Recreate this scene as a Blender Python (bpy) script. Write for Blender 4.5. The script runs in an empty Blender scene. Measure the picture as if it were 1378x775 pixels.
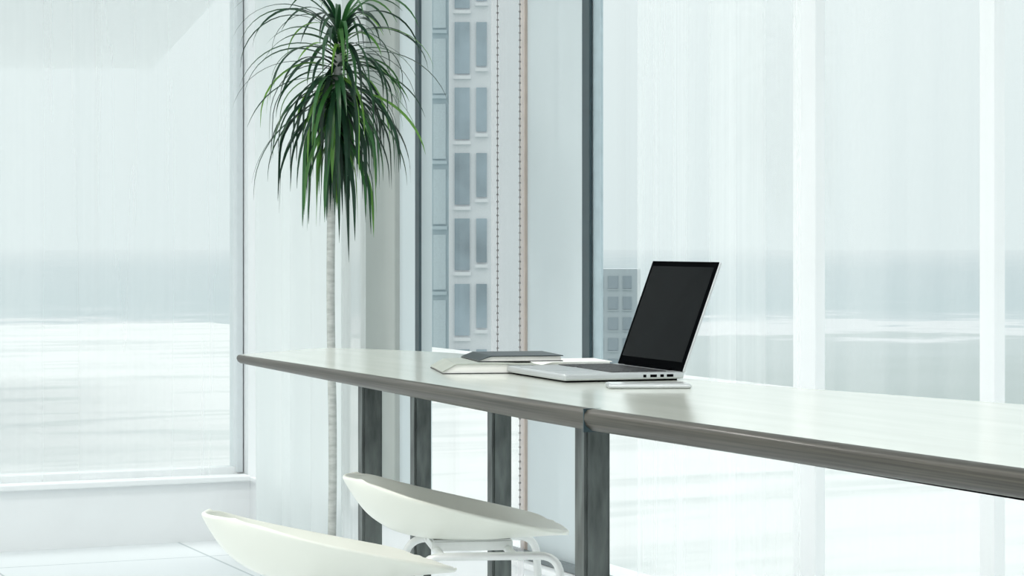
import bpy, bmesh, math, random
from mathutils import Vector, Matrix
random.seed(7)
F=80/36*1378; CX=689; HY=330; CH=1.30
A=math.radians(23.7); ca,sa=math.cos(A),math.sin(A)
TZ=1.05
scene=bpy.context.scene
scene.view_settings.view_transform='Standard'
def cw(xc,zc,z=0): return Vector((xc*ca+zc*sa, -xc*sa+zc*ca, z))
def PZ(px,zc,z): return cw((px-CX)/F*zc,zc,z)
def PT(px,py,z=TZ):
    zc=(CH-z)*F/(py-HY); return PZ(px,zc,z)
def YP(px,X):
    r=(px-CX)/F; zc=X/(sa+ca*r); return -r*zc*sa+zc*ca
# ---------- materials
def newmat(n):
    m=bpy.data.materials.new(n); m.use_nodes=True
    nt=m.node_tree; return m,nt,nt.nodes['Principled BSDF'],nt.nodes['Material Output']
def pmat(n,col,rough=.5,metal=0,spec=.5,nscale=20,namt=.06,stretch=(1,1,1),bump=0,coat=0):
    m,nt,b,o=newmat(n)
    tc=nt.nodes.new('ShaderNodeTexCoord'); mp=nt.nodes.new('ShaderNodeMapping'); mp.inputs['Scale'].default_value=stretch
    no=nt.nodes.new('ShaderNodeTexNoise'); no.inputs['Scale'].default_value=nscale; no.inputs['Detail'].default_value=4
    cr=nt.nodes.new('ShaderNodeValToRGB')
    cr.color_ramp.elements[0].position=.3; cr.color_ramp.elements[1].position=.7
    cr.color_ramp.elements[0].color=tuple(max(0,c*(1-namt)) for c in col)+(1,)
    cr.color_ramp.elements[1].color=tuple(min(1,c*(1+namt)) for c in col)+(1,)
    L=nt.links.new
    L(tc.outputs['Object'],mp.inputs[0]); L(mp.outputs[0],no.inputs['Vector']); L(no.outputs['Fac'],cr.inputs[0]); L(cr.outputs[0],b.inputs['Base Color'])
    b.inputs['Roughness'].default_value=rough; b.inputs['Metallic'].default_value=metal; b.inputs['Specular IOR Level'].default_value=spec
    b.inputs['Coat Weight'].default_value=coat
    if bump:
        bp=nt.nodes.new('ShaderNodeBump'); bp.inputs['Strength'].default_value=bump; bp.inputs['Distance'].default_value=.002
        L(no.outputs['Fac'],bp.inputs['Height']); L(bp.outputs[0],b.inputs['Normal'])
    return m
def sheer(n,lo,hi,scale=14,col=(.96,.98,.98)):
    m,nt,b,o=newmat(n); L=nt.links.new; nt.nodes.remove(b)
    tc=nt.nodes.new('ShaderNodeTexCoord'); mp=nt.nodes.new('ShaderNodeMapping'); mp.inputs['Scale'].default_value=(1,1,.015)
    no=nt.nodes.new('ShaderNodeTexNoise'); no.inputs['Scale'].default_value=scale; no.inputs['Detail'].default_value=5
    mr=nt.nodes.new('ShaderNodeMapRange'); mr.inputs[1].default_value=.35; mr.inputs[2].default_value=.68; mr.inputs[3].default_value=lo; mr.inputs[4].default_value=hi
    tl=nt.nodes.new('ShaderNodeBsdfTranslucent'); df=nt.nodes.new('ShaderNodeBsdfDiffuse'); tr=nt.nodes.new('ShaderNodeBsdfTransparent')
    tl.inputs[0].default_value=col+(1,); df.inputs[0].default_value=col+(1,)
    m1=nt.nodes.new('ShaderNodeMixShader'); m1.inputs[0].default_value=.3; m2=nt.nodes.new('ShaderNodeMixShader')
    L(tc.outputs['Object'],mp.inputs[0]); L(mp.outputs[0],no.inputs['Vector']); L(no.outputs['Fac'],mr.inputs[0])
    L(tl.outputs[0],m1.inputs[1]); L(df.outputs[0],m1.inputs[2]); L(mr.outputs[0],m2.inputs[0]); L(tr.outputs[0],m2.inputs[1]); L(m1.outputs[0],m2.inputs[2]); L(m2.outputs[0],o.inputs[0])
    return m
def glassmat(n,tint=(.96,.985,.985),gl=.04):
    m,nt,b,o=newmat(n); L=nt.links.new; nt.nodes.remove(b)
    tr=nt.nodes.new('ShaderNodeBsdfTransparent'); tr.inputs[0].default_value=tint+(1,)
    g=nt.nodes.new('ShaderNodeBsdfGlossy'); g.inputs['Roughness'].default_value=.02
    mx=nt.nodes.new('ShaderNodeMixShader'); mx.inputs[0].default_value=gl; L(tr.outputs[0],mx.inputs[1]); L(g.outputs[0],mx.inputs[2]); L(mx.outputs[0],o.inputs[0])
    return m
# ---------- mesh helpers
def link(o,parent=None):
    scene.collection.objects.link(o)
    if parent: o.parent=parent
    return o
def empty(n,loc=(0,0,0),rz=0):
    e=bpy.data.objects.new(n,None); e.location=loc; e.rotation_euler=(0,0,rz); e.empty_display_size=.1
    return link(e)
def meshobj(n,bm,mats,parent=None,smooth=False,loc=(0,0,0)):
    me=bpy.data.meshes.new(n); bm.normal_update(); bm.to_mesh(me); bm.free()
    for m in (mats if isinstance(mats,list) else [mats]): me.materials.append(m)
    if smooth:
        for p in me.polygons: p.use_smooth=True
    o=bpy.data.objects.new(n,me); o.location=loc
    return link(o,parent)
def addbox(bm,lo,hi,mi=0):
    g=bmesh.ops.create_cube(bm,size=1)['verts']
    for v in g: v.co=Vector([ (lo[i]+hi[i])/2+v.co[i]*(hi[i]-lo[i]) for i in range(3)])
    for f in {f for v in g for f in v.link_faces}: f.material_index=mi
    return g
def box(n,lo,hi,mat,parent=None,bev=0,seg=2):
    c=[(lo[i]+hi[i])/2 for i in range(3)]
    bm=bmesh.new(); addbox(bm,[lo[i]-c[i] for i in range(3)],[hi[i]-c[i] for i in range(3)])
    if bev: bmesh.ops.bevel(bm,geom=bm.edges[:],offset=bev,segments=seg,profile=.5,affect='EDGES')
    o=meshobj(n,bm,mat,parent,loc=c)
    return o
def rod(n,pts,r,mat,parent=None,cyc=False,bevres=4):
    c=bpy.data.curves.new(n,'CURVE'); c.dimensions='3D'; c.bevel_depth=r; c.bevel_resolution=bevres; c.use_fill_caps=True
    s=c.splines.new('POLY'); s.points.add(len(pts)-1)
    for p,q in zip(s.points,pts): p.co=(*q,1)
    s.use_cyclic_u=cyc; c.materials.append(mat)
    return link(bpy.data.objects.new(n,c),parent)
def roundpath(pts,r,n=6):
    P=[Vector(p) for p in pts]; out=[P[0]]
    for i in range(1,len(P)-1):
        a=(P[i-1]-P[i]); b=(P[i+1]-P[i]); d=min(r,a.length*.49,b.length*.49)
        s=P[i]+a.normalized()*d; e=P[i]+b.normalized()*d
        for k in range(n+1):
            t=k/n; out.append((1-t)**2*s+2*t*(1-t)*P[i]+t*t*e)
    out.append(P[-1]); return out
# ---------- world, sun
w=bpy.data.worlds.new('sky'); scene.world=w; w.use_nodes=True; nt=w.node_tree
bg=nt.nodes['Background']; tc=nt.nodes.new('ShaderNodeTexCoord'); sp=nt.nodes.new('ShaderNodeSeparateXYZ'); cr=nt.nodes.new('ShaderNodeValToRGB')
nt.links.new(tc.outputs['Generated'],sp.inputs[0]); nt.links.new(sp.outputs[2],cr.inputs[0]); nt.links.new(cr.outputs[0],bg.inputs[0])
cr.color_ramp.elements[0].position=0; cr.color_ramp.elements[0].color=(.735,.80,.805,1)
cr.color_ramp.elements[1].position=.35; cr.color_ramp.elements[1].color=(.95,.98,.97,1)
bg.inputs[1].default_value=1.08
sd=bpy.data.lights.new('sun','SUN'); sd.energy=2.0; sd.angle=.9; sd.color=(1,.98,.95)
so=link(bpy.data.objects.new('sun',sd)); so.rotation_euler=Vector((.9,.5,2.6)).to_track_quat('Z','Y').to_euler()
# ---------- materials inst
M_white=pmat('white_paint',(.86,.88,.89),.5,namt=.02,nscale=3)
M_panel=pmat('pale_panel',(.60,.67,.69),.5,namt=.02,nscale=3)
M_grey=pmat('grey_panel',(.42,.45,.43),.6,namt=.02,nscale=3)
M_jamb=pmat('jamb_grey',(.70,.74,.76),.5,namt=.02)
M_dark=pmat('dark_mullion',(.03,.055,.065),.4)
M_beige=pmat('beige_trim',(.50,.43,.38),.5)
M_ceil=pmat('ceiling_paint',(.88,.89,.89),.8)
M_glass=glassmat('window_glass')
# floor tiles
m,nt,b,o=newmat('floor_tile'); L=nt.links.new
tc=nt.nodes.new('ShaderNodeTexCoord'); bt=nt.nodes.new('ShaderNodeTexBrick'); bt.offset=0; bt.inputs['Scale'].default_value=1
bt.inputs['Brick Width'].default_value=.9; bt.inputs['Row Height'].default_value=.9; bt.inputs['Mortar Size'].default_value=.006
bt.inputs['Color1'].default_value=(.84,.88,.90,1); bt.inputs['Color2'].default_value=(.87,.90,.91,1); bt.inputs['Mortar'].default_value=(.5,.56,.58,1)
L(tc.outputs['Object'],bt.inputs[0]); L(bt.outputs[0],b.inputs['Base Color']); b.inputs['Roughness'].default_value=.3; M_floor=m
# ---------- room shell
WX=3.03; FY=9.75; LZ=.26
fl=box('floor',(-5,-4,-.06),(WX+.1,FY+.1,0),M_floor)
box('ceiling',(-5,-4,3.3),(WX+.25,FY+.25,3.45),M_ceil)
bm=bmesh.new(); addbox(bm,(WX-.04,-4,0),(WX+.25,FY+.25,LZ)); addbox(bm,(WX,-4,3.0),(WX+.25,FY+.25,3.3)); meshobj('wall_right',bm,M_white)
bm=bmesh.new(); addbox(bm,(-5,FY-.05,0),(WX-.04,FY+.25,LZ)); addbox(bm,(-5,FY,3.0),(WX,FY+.25,3.3)); meshobj('wall_far',bm,M_white)
box('trim_1',(-5,FY-.10,LZ),(WX-.05,FY+.0,LZ+.025),M_white,bev=.006)
box('trim_2',(WX-.06,-4,LZ),(WX+.0,FY-.11,LZ+.02),M_white,bev=.006)
# unseen ceiling fill lights, added to brighten the interior
M_fillf=pmat('fill_frame',(.8,.8,.8),.4)
M_fill,nt_,b_,o_=newmat('fill_emitter'); b_.inputs['Emission Color'].default_value=(1,.98,.95,1); b_.inputs['Emission Strength'].default_value=2.0
for i,(lx,ly) in enumerate([(-2.6,0),(.4,0),(-2.6,3.2),(.4,3.2),(-2.6,6.4),(.4,6.4)]):
    e=empty('fill_light',(lx,ly,3.3)); box('fill_housing',(-.65,-.2,-.05),(.65,.2,0),M_fillf,e,.005); box('fill_diffuser',(-.62,-.17,-.055),(.62,.17,-.049),M_fill,e)
    ld=bpy.data.lights.new('fill_area','AREA'); ld.shape='RECTANGLE'; ld.size=1.2; ld.size_y=.32; ld.energy=34; ld.color=(1,.97,.93)
    lo_=link(bpy.data.objects.new('fill_area',ld),e); lo_.location=(0,0,-.07)
# far window
w1=empty('window_1',(0,FY+.1,0))
def FXp(px):
    r=(px-CX)/F; zc=FY/(ca-r*sa); return r*zc*ca+zc*sa
xr=FXp(322)
box('glass',(-5,-.004,LZ+.03),(xr,.004,3.0),M_glass,w1)
box('bottom_frame',(-5,-.05,LZ+.0),(xr,.05,LZ+.05),M_white,w1)
box('jamb',(xr,-.06,LZ+.026),(xr+.03,.05,3.0),M_jamb,w1,.003)
box('wall_corner',(xr+.035,FY-.02,LZ),(WX+.0,FY+.2,3.0),M_white)
# right window
w2=empty('window_2',(WX+.05,0,0))
def mull(n,p0,p1,mat,d0=-.05,d1=.04,z0=LZ+.021,z1=3.0):
    y1,y0=YP(p0,WX+d0+.05),YP(p1,WX+d0+.05)
    return box(n,(d0,y0,z0),(d1,y1,z1),mat,w2,.002)
box('glass',(.045,-4,LZ),(.053,FY-.1,3.0),M_glass,w2)
mull('corner_jamb',485,531,M_grey)
mull('jamb_panel',531,558,M_panel,-.03)
mull('dark_mullion_1',558,564,M_dark,-.028,-.018)
mull('beige_mullion',700,706,M_beige,-.04,-.02)
mull('wide_panel',707,783,M_panel,-.03,.0)
mull('dark_mullion_2',783,793,M_dark,-.034,-.024)
mull('gasket_strip',795,808,pmat('gasket_grey',(.42,.52,.56),.5),-.02,-.01)
mull('mullion_3',1067,1097,M_white,-.03,0)
mull('mullion_4',1318,1338,M_white,-.03,0)
mull('mullion_5',1700,1740,M_white,-.03)
box('sill_track',(-.075,-4,LZ+.021),(-.045,YP(590,WX),LZ+.045),pmat('sill_grey',(.16,.19,.2),.4),w2,.003)
# curtains
def curtain(n,X,ya,yb,z0,z1,amp,wl,mat,axis='y'):
    bm=bmesh.new(); N=int((yb-ya)/(wl/14)); rows=[]
    for i in range(N+1):
        t=ya+(yb-ya)*i/N; off=amp*math.sin(2*math.pi*(t-ya)/wl)+amp*.5*math.sin(2*math.pi*(t-ya)/(wl*2.37)+1)
        off2=off*.9
        rows.append([bm.verts.new((X+off,t,z1) if axis=='y' else (t,X+off,z1)),bm.verts.new((X+off2,t+.004*math.sin(i),z0) if axis=='y' else (t,X+off2,z0))])
    for a,b in zip(rows,rows[1:]): bm.faces.new((a[0],b[0],b[1],a[1]))
    c=meshobj(n,bm,mat,smooth=True); return c
M_sh1=sheer('sheer_fabric',.12,.46,9)
M_sh2=sheer('sheer_fabric_light',.02,.24,6)
M_cur=sheer('curtain_fabric',.93,.99,8,(.82,.85,.85))
CXp=WX-.13
curtain('gathered_curtain',CXp,YP(452,CXp),YP(352,CXp),LZ-.12,3.0,.055,.21,M_cur)
curtain('sheer_curtain',CXp+.02,YP(484,CXp),YP(455,CXp),LZ-.1,3.0,.01,.16,sheer('bright_gap_fabric',.5,.8,9))  # white sheet added to imitate overexposed glass in this gap
curtain('sheer_curtain',CXp+.02,YP(1066,CXp),YP(850,CXp),LZ-.1,3.0,.012,.16,M_sh1)
curtain('sheer_curtain',CXp+.02,-1,YP(1102,CXp),LZ-.1,3.0,.006,.25,M_sh2)
curtain('sheer_curtain',CXp+.02,YP(696,CXp),YP(652,CXp),LZ-.1,3.0,.008,.2,sheer('sheer_fabric_mid',.1,.35,8,(.98,.93,.94)))
curtain('sheer_curtain',FY-.14,-5,FXp(318)-.05,LZ+.04,3.0,.008,.3,sheer('sheer_fabric_far',.18,.40,3),'x')
# bead chain
ch=empty('blind_chain',(CXp-.06,YP(684,CXp-.06),0))
Xc=CXp-.06; y0=YP(684,Xc); ya=YP(669.5,Xc)-y0; yb=YP(699.5,Xc)-y0
zb=.48
z=3.0
path=[Vector((0,ya,z-.022*i)) for i in range(int((3-zb)/.022))]
rr=(ya-yb)/2
path+=[Vector((0,(ya+yb)/2+rr*math.cos(math.pi*k/8),zb-rr*math.sin(math.pi*k/8))) for k in range(1,8)]
path+=[Vector((0,yb,zb+.022*i)) for i in range(int((3-zb)/.022))]
M_ch=pmat('chain_metal',(.22,.21,.21),.5,.0)
bm=bmesh.new()
for p in path:
    bmesh.ops.create_icosphere(bm,subdivisions=1,radius=.0042,matrix=Matrix.Translation(p))
meshobj('beads',bm,M_ch,ch,True); rod('cord',path,.0014,M_ch,ch,bevres=1)
# ---------- exterior
m,nt,b,o=newmat('terrace_membrane'); L=nt.links.new
tc=nt.nodes.new('ShaderNodeTexCoord'); mp=nt.nodes.new('ShaderNodeMapping'); mp.inputs['Rotation'].default_value=(0,0,-A); mp.inputs['Scale'].default_value=(.25,1.2,1)
no=nt.nodes.new('ShaderNodeTexNoise'); no.inputs['Scale'].default_value=1.0; no.inputs['Detail'].default_value=3; no.inputs['Distortion'].default_value=1
cr=nt.nodes.new('ShaderNodeValToRGB'); e=cr.color_ramp.elements; e[0].position=.36; e[0].color=(.53,.56,.56,1); e[1].position=.52; e[1].color=(.66,.67,.67,1)
L(tc.outputs['Object'],mp.inputs[0]); L(mp.outputs[0],no.inputs[0]); L(no.outputs[0],cr.inputs[0]); L(cr.outputs[0],b.inputs['Base Color']); b.inputs['Roughness'].default_value=.8
bm=bmesh.new(); addbox(bm,(WX+.3,-6,-.6),(11,38,-.03)); addbox(bm,(-16,FY+.3,-.6),(WX+.3,38,-.03)); meshobj('roof_terrace',bm,m)
# landscape: self-lit, with distance haze painted into the colour ramp
m,nt,b,o=newmat('coast_painted_haze'); nt.nodes.remove(b); L=nt.links.new
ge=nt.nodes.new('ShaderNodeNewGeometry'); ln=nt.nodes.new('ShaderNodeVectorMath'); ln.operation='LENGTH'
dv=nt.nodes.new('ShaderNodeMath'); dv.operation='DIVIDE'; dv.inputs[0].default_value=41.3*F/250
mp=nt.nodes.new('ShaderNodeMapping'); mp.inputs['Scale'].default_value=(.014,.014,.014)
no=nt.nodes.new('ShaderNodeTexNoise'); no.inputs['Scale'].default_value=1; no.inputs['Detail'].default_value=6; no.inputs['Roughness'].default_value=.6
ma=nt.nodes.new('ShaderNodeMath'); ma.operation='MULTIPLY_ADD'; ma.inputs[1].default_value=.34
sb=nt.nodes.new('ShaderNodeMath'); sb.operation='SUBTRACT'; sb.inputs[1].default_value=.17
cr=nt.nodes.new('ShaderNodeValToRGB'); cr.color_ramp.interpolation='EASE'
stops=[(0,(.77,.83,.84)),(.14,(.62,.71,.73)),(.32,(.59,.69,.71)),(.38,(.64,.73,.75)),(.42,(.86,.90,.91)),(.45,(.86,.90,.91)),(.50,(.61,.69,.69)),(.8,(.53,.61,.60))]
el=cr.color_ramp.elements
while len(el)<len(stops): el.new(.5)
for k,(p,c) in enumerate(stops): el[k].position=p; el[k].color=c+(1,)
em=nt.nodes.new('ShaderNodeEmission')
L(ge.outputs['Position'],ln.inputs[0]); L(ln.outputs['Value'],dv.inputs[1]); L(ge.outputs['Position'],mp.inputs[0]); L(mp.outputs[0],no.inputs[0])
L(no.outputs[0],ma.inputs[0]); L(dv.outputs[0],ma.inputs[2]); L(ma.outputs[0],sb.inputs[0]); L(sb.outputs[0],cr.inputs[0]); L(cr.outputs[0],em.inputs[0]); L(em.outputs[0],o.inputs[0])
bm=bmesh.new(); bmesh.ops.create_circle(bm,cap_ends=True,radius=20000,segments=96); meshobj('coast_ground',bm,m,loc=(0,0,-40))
# towers
M_fac=pmat('facade_white',(.76,.77,.79),.7); M_win=pmat('hazy_facade_window',(.33,.40,.45),.6,nscale=.3,namt=.3,spec=.2); M_fglass=pmat('facade_glass',(.56,.65,.69),.6,namt=.1,nscale=.4)  # tower window colour is lightened to paint in distance haze
M_fw2=pmat('facade_pane',(.62,.70,.73),.6)
def tower(n,pxl,pxr,zc,ztop,zbot,wins,fh,mats,off=0,depth=9):
    c=PZ((pxl+pxr)/2,zc,0); e=empty(n,(c.x,c.y,zbot),-A+.0)
    s=zc/F; W=(pxr-pxl)*s; H=ztop-zbot
    box('body',(-W/2,0,0),(W/2,depth,H),mats[0],e)
    bm=bmesh.new(); bl=bmesh.new(); k=0
    zz=ztop-off
    while zz-fh>zbot:
        for (a,bb,h) in wins:
            x0=(a-(pxl+pxr)/2)*s; x1=(bb-(pxl+pxr)/2)*s
            addbox(bm,(x0,-.12,zz-zbot-h),(x1,.05,zz-zbot))
            addbox(bl,(x0-.06,-.25,zz-zbot-h-.25),(x1+.06,.05,zz-zbot-h-.1))
        zz-=fh
    meshobj('windows',bm,mats[1],e); meshobj('balcony_slabs',bl,mats[0],e)
    return e
s=104/F
t=tower('apartment_tower',604,800,104,CH+ (330-30)*s+9*88*s,-40,[(612,632,2.35),(641,655,2.0),(715,735,2.3),(760,780,2.3)],88*s,(M_fac,M_win))
tower('apartment_tower',540,606,108,40,-40,[(562,578,2.6),(583,600,2.6)],3.1,(M_fglass,M_fw2),1)
M_bf=pmat('block_facade',(.46,.51,.54),.7); M_bw=pmat('block_window',(.3,.35,.39),.5)
tower('apartment_block',790,862,330,CH-(362-330)*330/F,-40,[(800,812,1.8),(818,832,1.8),(838,850,1.8)],3.0,(M_bf,M_bw),1)
# added outdoor slab imitating the ceiling's reflection in the far glass
pl=[(-200,92,3.1),(205,92,3.1),(300,-10,3.1),(330,-60,3.1),(-200,-60,3.1)]
bm=bmesh.new(); vs=[bm.verts.new(PT(a,b,z)) for a,b,z in pl]; vt=[bm.verts.new(v.co+Vector((0,0,.12))) for v in vs]
bm.faces.new(vs); bm.faces.new(vt[::-1])
for i in range(5): bm.faces.new((vs[i],vs[(i+1)%5],vt[(i+1)%5],vt[i]))
bmesh.ops.recalc_face_normals(bm,faces=bm.faces[:])
meshobj('reflection_slab',bm,pmat('reflection_slab_paint',(.84,.87,.88),.6))
# ---------- table
tip=PT(315,477); f1=PT(785,550); f2=PT(1378,633); fd=(f2-f1).normalized()
f3=f2+fd*.9
b0=PT(440,467); b1=PT(620,474); b2=PT(925,510); b3=PT(1378,543); b4=b3+(b3-b2).normalized()*.9
outl=[tip,f1,f2,f3,b4,b3,b2,b1,b0]
rad=[.03,.01,.3,.05,.05,.3,.3,.3,.10]
pts=[]
n=len(outl)
for i in range(n):
    p=outl[i]; a=outl[i-1]-p; b=outl[(i+1)%n]-p; d=min(rad[i],a.length*.45,b.length*.45)
    s0=p+a.normalized()*d; e0=p+b.normalized()*d
    for k in range(9):
        t=k/8; pts.append((1-t)**2*s0+2*t*(1-t)*p+t*t*e0)
dense=[]
for i,p in enumerate(pts):
    q=pts[(i+1)%len(pts)]; L_=(q-p).length; k=max(1,int(L_/.08))
    for j in range(k): dense.append(p.lerp(q,j/k))
cen=sum(dense,Vector())/len(dense)
tb=empty('counter_table',(cen.x,cen.y,0))
D=[Vector((p.x-cen.x,p.y-cen.y)) for p in dense]; N=len(D)
area=sum(D[i].x*D[(i+1)%N].y-D[(i+1)%N].x*D[i].y for i in range(N))
if area<0: D.reverse()
nor=[]
for i in range(N):
    t=(D[(i+1)%N]-D[i-1]).normalized(); nor.append(Vector((-t.y,t.x)))
tp=Vector((tip.x-cen.x,tip.y-cen.y))
prof=[(.016,0),(.006,-.002),(.001,-.008),(0,-.016),(.004,-.026),(.014,-.034),(.04,-.037)]
bm=bmesh.new(); rings=[]
for ins,z in prof:
    ring=[]
    for i in range(N):
        k=min(1,.55+.45*(D[i]-tp).length/1.6)
        p=D[i]+nor[i]*ins*k; ring.append(bm.verts.new((p.x,p.y,TZ+z*k)))
    rings.append(ring)
for v in rings[0]: v.co.z=TZ
bm.faces.new(rings[0])
for r0,r1 in zip(rings,rings[1:]):
    for i in range(N):
        f=bm.faces.new((r0[i],r1[i],r1[(i+1)%N],r0[(i+1)%N])); f.material_index=1; f.smooth=True
f=bm.faces.new(rings[-1][::-1]); f.material_index=1
M_top=pmat('table_laminate',(.64,.67,.61),.14,spec=.6,nscale=6,namt=.05,stretch=(3,.3,1))
M_edge=pmat('wood_edge',(.050,.046,.036),.42,spec=.35,nscale=6,namt=.5,stretch=(.5,.5,70),bump=.05,coat=.08)
meshobj('top',bm,[M_top,M_edge],tb)
M_steel=pmat('dark_steel',(.11,.125,.12),.42,.6,nscale=14,namt=.5,stretch=(3,3,.6),bump=.1)
def leg(i,px,zc,wd=.05,dp=.06):
    p=PZ(px,zc,0); x,y=p.x-cen.x,p.y-cen.y
    h=.5*wd; g=.5*dp
    ang=-A+math.radians(20)
    bm=bmesh.new(); addbox(bm,(-h,-g,0),(h,g,TZ-.044)); bmesh.ops.bevel(bm,geom=bm.edges[:],offset=.005,segments=2,affect='EDGES')
    addbox(bm,(-h-.0,-g-.01,TZ-.046),(h+.055,g+.02,TZ-.036)); addbox(bm,(-h-.03,-g-.03,0),(h+.03,g+.03,.008))
    o=meshobj('leg_%d'%i,bm,M_steel,tb,loc=(x,y,0)); o.rotation_euler=(0,0,ang)
    return p
leg(1,797,3.72,.045,.05); leg(2,672,5.0,.045,.04); leg(3,566,5.35,.042,.04); leg(4,498,4.92,.045,.04)
leg(5,1600,2.9,.045,.05)
sp0=f1-Vector((cen.x,cen.y,0)); 
bm=bmesh.new(); addbox(bm,(-.0012,-.0,-.036),(.0012,.03,.0003))
so_=meshobj('seam',bm,M_dark,tb,loc=(sp0.x,sp0.y,TZ)); so_.rotation_euler=(0,0,math.atan2(fd.y,fd.x))
# ---------- laptop
hp=PT(876,505.5)
lp=empty('laptop',(hp.x,hp.y,TZ),math.radians(-94.3))
LW,LD=.316,.238; LL=.218
M_al=pmat('laptop_aluminium',(.58,.60,.61),.35,.7,namt=.02); M_blk=pmat('black_plastic',(.003,.0035,.004),.6,spec=.0); M_key=pmat('keycaps',(.02,.02,.022),.5)
box('base',(-LW/2,-LD,.003),(LW/2,0,.016),M_al,lp,.004,3)
box('lower_case',(-LW/2+.01,-LD+.01,.0),(LW/2-.01,-.01,.0035),M_blk,lp)
bm=bmesh.new()
for r in range(6):
    for k in range(14):
        if r==5 and 4<=k<=8:
            if k==4: addbox(bm,(-.045,-.135,.0162),(.045,-.121,.0174))
            continue
        x0=-.14+k*.02; y0=-.028-r*.0185
        addbox(bm,(x0+.001,y0-.0165,.0162),(x0+.0185,y0,.0174))
meshobj('keyboard',bm,M_key,lp)
box('trackpad',(-.05,-LD+.01,.0158),(.05,-.145,.0164),pmat('trackpad_grey',(.5,.52,.53),.3,.5),lp)
bm=bmesh.new()
for (a,bb) in [(-.035,-.022),(-.048,-.041),(-.068,-.055),(-.082,-.076)]:
    addbox(bm,(LW/2-.002,a,.007),(LW/2+.0004,bb,.012))
meshobj('ports',bm,M_blk,lp)
lid=empty('lid',(0,-.004,.015)); lid.parent=lp; lid.rotation_euler=(math.radians(-20.5),0,0)
box('lid_shell',(-LW/2,.0,0),(LW/2,.006,LL),M_al,lid,.003,3)
M_scr=pmat('screen_glass',(.002,.003,.0035),.05,spec=.02,nscale=12,namt=.3)
box('bezel',(-LW/2+.001,-.0016,.001),(LW/2-.001,.0005,LL-.001),M_blk,lid,.0006)
box('screen',(-LW/2+.012,-.0024,.018),(LW/2-.012,-.0014,LL-.012),M_scr,lid)
box('hinge',(-.11,-.006,-.004),(.11,.004,.005),M_blk,lid,.002)
# phone
pp=PT(872,521.5); ph=empty('smartphone',(pp.x,pp.y,TZ),-A+math.radians(3))
box('body',(-.073,-.034,0),(.073,.034,.008),M_al,ph,.0035,3); box('screen',(-.069,-.031,.0075),(.069,.031,.0085),pmat('phone_front',(.75,.78,.78),.1),ph)
# books
M_pg=pmat('paper',(.86,.86,.83),.8,nscale=60,namt=.06,stretch=(.3,.3,30)); M_cv=pmat('grey_cover',(.03,.042,.048),.35,spec=.25); M_cv2=pmat('light_cover',(.42,.45,.40),.4); M_spn=pmat('dark_back_cover',(.03,.035,.035),.5)
def book(n,px,py,z,w,d,t,rz,top,curl=0,bot=None,p=None):
    p=p or PT(px,py); e=empty(n,(p.x,p.y,z),rz)
    bm=bmesh.new(); K=14
    def sheet(z0,z1,x0,x1,y0,y1,mi):
        g=[]
        for k in range(K+1):
            u=k/K; x=x0+(x1-x0)*u; c=curl*math.sin(math.pi*min(1,u*1.15))**1.0
            sl=1-.75*max(0,(.14-u)/.14) 
            g.append([bm.verts.new((x,y,(zz+c*(zz/t))*(sl if zz>.002 else 1))) for y in (y0,y1) for zz in (z0,z1)])
        for a,b in zip(g,g[1:]):
            for q in ((0,1),(1,3),(3,2),(2,0)):
                f=bm.faces.new((a[q[0]],b[q[0]],b[q[1]],a[q[1]])); f.material_index=mi
        for gg in (g[0],g[-1]):
            f=bm.faces.new((gg[0],gg[1],gg[3],gg[2])); f.material_index=mi
    sheet(0,.0015,-w/2,w/2,-d/2,d/2,1)
    sheet(.0016,t-.0016,-w/2+.002,w/2-.004,-d/2+.003,d/2-.003,0)
    sheet(t-.0015,t,-w/2,w/2,-d/2,d/2,2)
    bmesh.ops.recalc_face_normals(bm,faces=bm.faces[:])
    meshobj('pages_and_cover',bm,[M_pg,bot or M_spn,top],e)
book('book',649,498.5,TZ,.185,.23,.018,-A+math.radians(8),M_cv2,.002)
book('notebook',0,0,TZ+.0202,.17,.19,.012,-A+math.radians(12),M_cv,p=PT(688,497),bot=M_spn)
book('magazine',0,0,TZ,.15,.14,.008,-A+math.radians(14),M_pg,p=PZ(765,4.80,0),bot=M_cv2)
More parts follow.
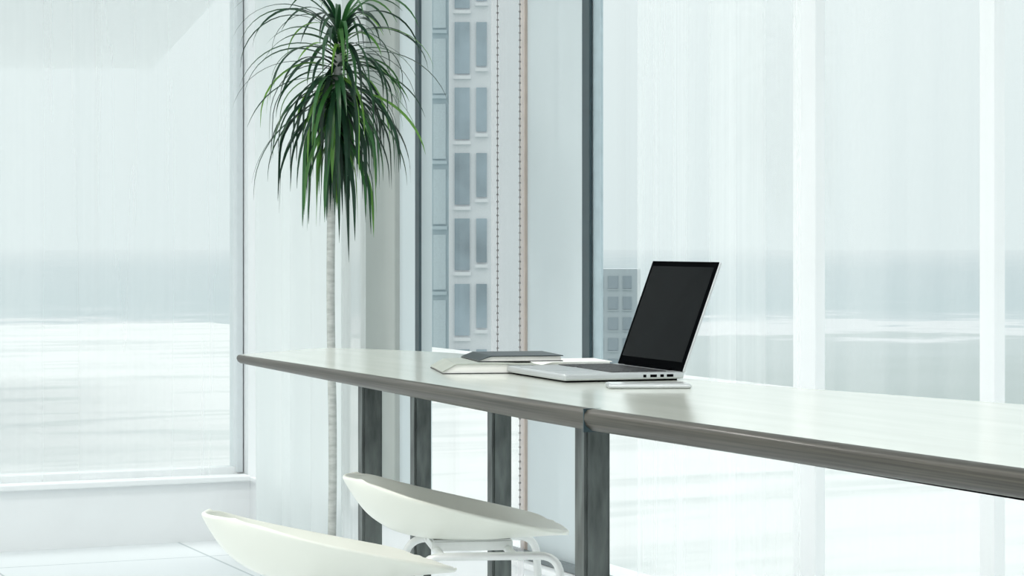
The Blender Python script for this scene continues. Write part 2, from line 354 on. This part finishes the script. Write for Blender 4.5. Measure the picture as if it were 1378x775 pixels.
# ---------- stools
M_shell=pmat('stool_plastic',(.78,.80,.73),.35,nscale=3,namt=.02); M_rod=pmat('stool_rod',(.78,.80,.79),.3,.2)
def interp(t,P):
    for (a,va),(b,vb) in zip(P,P[1:]):
        if t<=b: 
            k=(t-a)/(b-a)
            return tuple(x+(y-x)*k for x,y in zip(va,vb))
    return P[-1][1]
def stool(n,px,zc,rz,sz=.735):
    p=PZ(px,zc,0); e=empty(n,(p.x,p.y,0),rz)
    prof=[(0,(.208,-.004,.075)),(.04,(.203,.0,.115)),(.10,(.18,.001,.145)),(.2,(.14,-.002,.172)),(.4,(.04,-.010,.19)),(.58,(-.06,-.010,.19)),(.72,(-.14,.006,.175)),(.83,(-.192,.040,.148)),(.93,(-.226,.090,.108)),(1,(-.243,.122,.070))]
    bm=bmesh.new(); G=[]
    NU,NV=30,18
    for i in range(NU+1):
        x,zc_,wd=interp(i/NU,prof); row=[]
        for j in range(NV+1):
            v=-1+2*j/NV; a=abs(v)
            wrap=.04*max(0,(i/NU-.35)/.65)**1.3
            xx=x+wrap*a**2.2 - (.02*a**3 if i/NU<.15 else 0)
            rim=.005+.125*max(0,min(1,(.205-xx)/.45))
            lift=max(0,rim-zc_)
            zz=zc_+lift*a**2.2-.010*a*a*max(0,(i/NU-.85)/.15)
            row.append(bm.verts.new((xx,v*wd*(1-.04*a),zz)))
        G.append(row)
    for i in range(NU):
        for j in range(NV): bm.faces.new((G[i][j],G[i+1][j],G[i+1][j+1],G[i][j+1]))
    bmesh.ops.recalc_face_normals(bm,faces=bm.faces[:])
    o=meshobj('seat_shell',bm,M_shell,e,True,(0,0,sz))
    sm=o.modifiers.new('sm','SMOOTH'); sm.iterations=8; sm.factor=.5
    so=o.modifiers.new('s','SOLIDIFY'); so.thickness=.010; so.offset=0
    ss=o.modifiers.new('ss','SUBSURF'); ss.levels=2; ss.render_levels=2
    hz=sz-.030
    for k,s in enumerate((-1,1)):
        P=roundpath([(.21,s*.20,0.005),(.165,s*.15,hz),(-.10,s*.14,hz),(-.19,s*.20,0.005)],.04)
        rod('side_leg_%d'%(k+1),P,.008,M_rod,e)
    rod('cross_bar_1',[(.08,-.15,hz),(.08,.15,hz)],.008,M_rod,e); rod('cross_bar_2',[(-.06,-.14,hz),(-.06,.14,hz)],.008,M_rod,e)
    fz=.28; k=fz/hz; xf=.21-.045*k; yf=.20-.05*k; xb=-.19+.09*k; yb=.20-.06*k
    rod('foot_ring',[(xf,-yf,fz),(xf,yf,fz),(xb,yb,fz),(xb,-yb,fz)],.008,M_rod,e,True)
    bm=bmesh.new(); addbox(bm,(-.07,-.05,sz-.032),(.09,.05,sz-.010)); bmesh.ops.bevel(bm,geom=bm.edges[:],offset=.004,segments=2,affect='EDGES'); meshobj('mount_plate',bm,M_rod,e)
stool('bar_stool',625,4.50,-A+math.radians(8),.734)
stool('bar_stool',453,4.0,-A+math.radians(24),.725)
# ---------- plant
ZC=7.0; bp=PZ(446,ZC,0); pe=empty('dracaena_plant',(bp.x,bp.y,0))
M_pot=pmat('pot_ceramic',(.75,.77,.76),.4); M_soil=pmat('soil',(.06,.045,.03),.95); M_bark=pmat('bark',(.42,.44,.42),.8,nscale=30,namt=.2,stretch=(1,1,3),bump=.5)
bm=bmesh.new(); pr=[(.0,0),(.11,0),(.145,.30),(.15,.32),(.135,.32),(.13,.29),(0,.29)]
R=[]
for r,z in pr[1:-1]:
    R.append([bm.verts.new((r*math.cos(2*math.pi*k/40),r*math.sin(2*math.pi*k/40),z)) for k in range(40)])
bm.faces.new(R[0][::-1])
for a,b_ in zip(R,R[1:]):
    for k in range(40): bm.faces.new((a[k],a[(k+1)%40],b_[(k+1)%40],b_[k]))
f=bm.faces.new(R[-1]); f.material_index=1
meshobj('pot',bm,[M_pot,M_soil],pe)
sc=F/ZC; ztop=CH+(330-50)/sc
trunk=[(0,0,.28),(.006,0,.7),(-.004,0,1.1),(.0,0,1.5),(.026,0,ztop)]
c=rod('trunk',roundpath(trunk,.2,8),.013,M_bark,pe)
M_leaf,nt,b,o=newmat('leaf'); L=nt.links.new
gi=nt.nodes.new('ShaderNodeNewGeometry'); cr=nt.nodes.new('ShaderNodeValToRGB'); el=cr.color_ramp.elements
el[0].color=(.006,.028,.016,1); el[1].color=(.20,.42,.06,1); e2=el.new(.5); e2.color=(.012,.055,.025,1); e2=el.new(.82); e2.color=(.035,.14,.035,1)
L(gi.outputs['Random Per Island'],cr.inputs[0]); L(cr.outputs[0],b.inputs['Base Color']); b.inputs['Roughness'].default_value=.35
tl=nt.nodes.new('ShaderNodeBsdfTranslucent'); L(cr.outputs[0],tl.inputs[0]); mx=nt.nodes.new('ShaderNodeMixShader'); mx.inputs[0].default_value=.35
L(b.outputs[0],mx.inputs[1]); L(tl.outputs[0],mx.inputs[2]); L(mx.outputs[0],o.inputs[0])
bm=bmesh.new()
def leaf(base,az,el,ln,wd,droop):
    S=14; p=Vector(base); pitch=el; prev=None; tw=random.uniform(-.5,.5)
    for k in range(S+1):
        u=k/S; wv=wd*(.5+.9*u if u<.35 else .815*(1-((u-.35)/.65)**2.0))+.0006
        a2=az+tw*u*.5
        h=Vector((math.cos(a2),math.sin(a2),0)); side=Vector((-math.sin(a2),math.cos(a2),0))
        d=h*math.cos(pitch)+Vector((0,0,1))*math.sin(pitch); up=-h*math.sin(pitch)+Vector((0,0,1))*math.cos(pitch)
        sd_=side*math.cos(tw*u*1.6)+up*math.sin(tw*u*1.6)
        cur=[bm.verts.new(p-sd_*wv/2+up*wv*.15),bm.verts.new(p),bm.verts.new(p+sd_*wv/2+up*wv*.15)]
        if prev:
            for q in (0,1):
                f=bm.faces.new((prev[q],cur[q],cur[q+1],prev[q+1])); f.smooth=True
        prev=cur; p=p+d*(ln/S); pitch=max(-1.52,pitch-droop/S*(.9+.3*u))
for i in range(185):
    t=random.random(); zb=ztop-.20+t*.22
    az=random.uniform(0,2*math.pi); el_=-.45+t*1.6+random.uniform(-.3,.3)
    ln=random.uniform(.26,.44)
    leaf((.016+.010*t,0,zb),az,el_,ln,random.uniform(.012,.020),random.uniform(1.1,2.3)+.5*t)
for i in range(75):
    zb=ztop-.06-random.random()*.26
    leaf((.014,0,zb),random.uniform(0,6.28),random.uniform(-1.3,-.5),random.uniform(.22,.40),random.uniform(.012,.02),1.2)
meshobj('leaves',bm,M_leaf,pe)
# ---------- camera
cd=bpy.data.cameras.new('camera'); cd.lens=80; cd.sensor_width=36; cd.shift_y=-(387.5-HY)/1378; cd.clip_end=50000
co=link(bpy.data.objects.new('camera',cd)); co.location=(0,0,CH); co.rotation_euler=(math.pi/2,0,-A); scene.camera=co
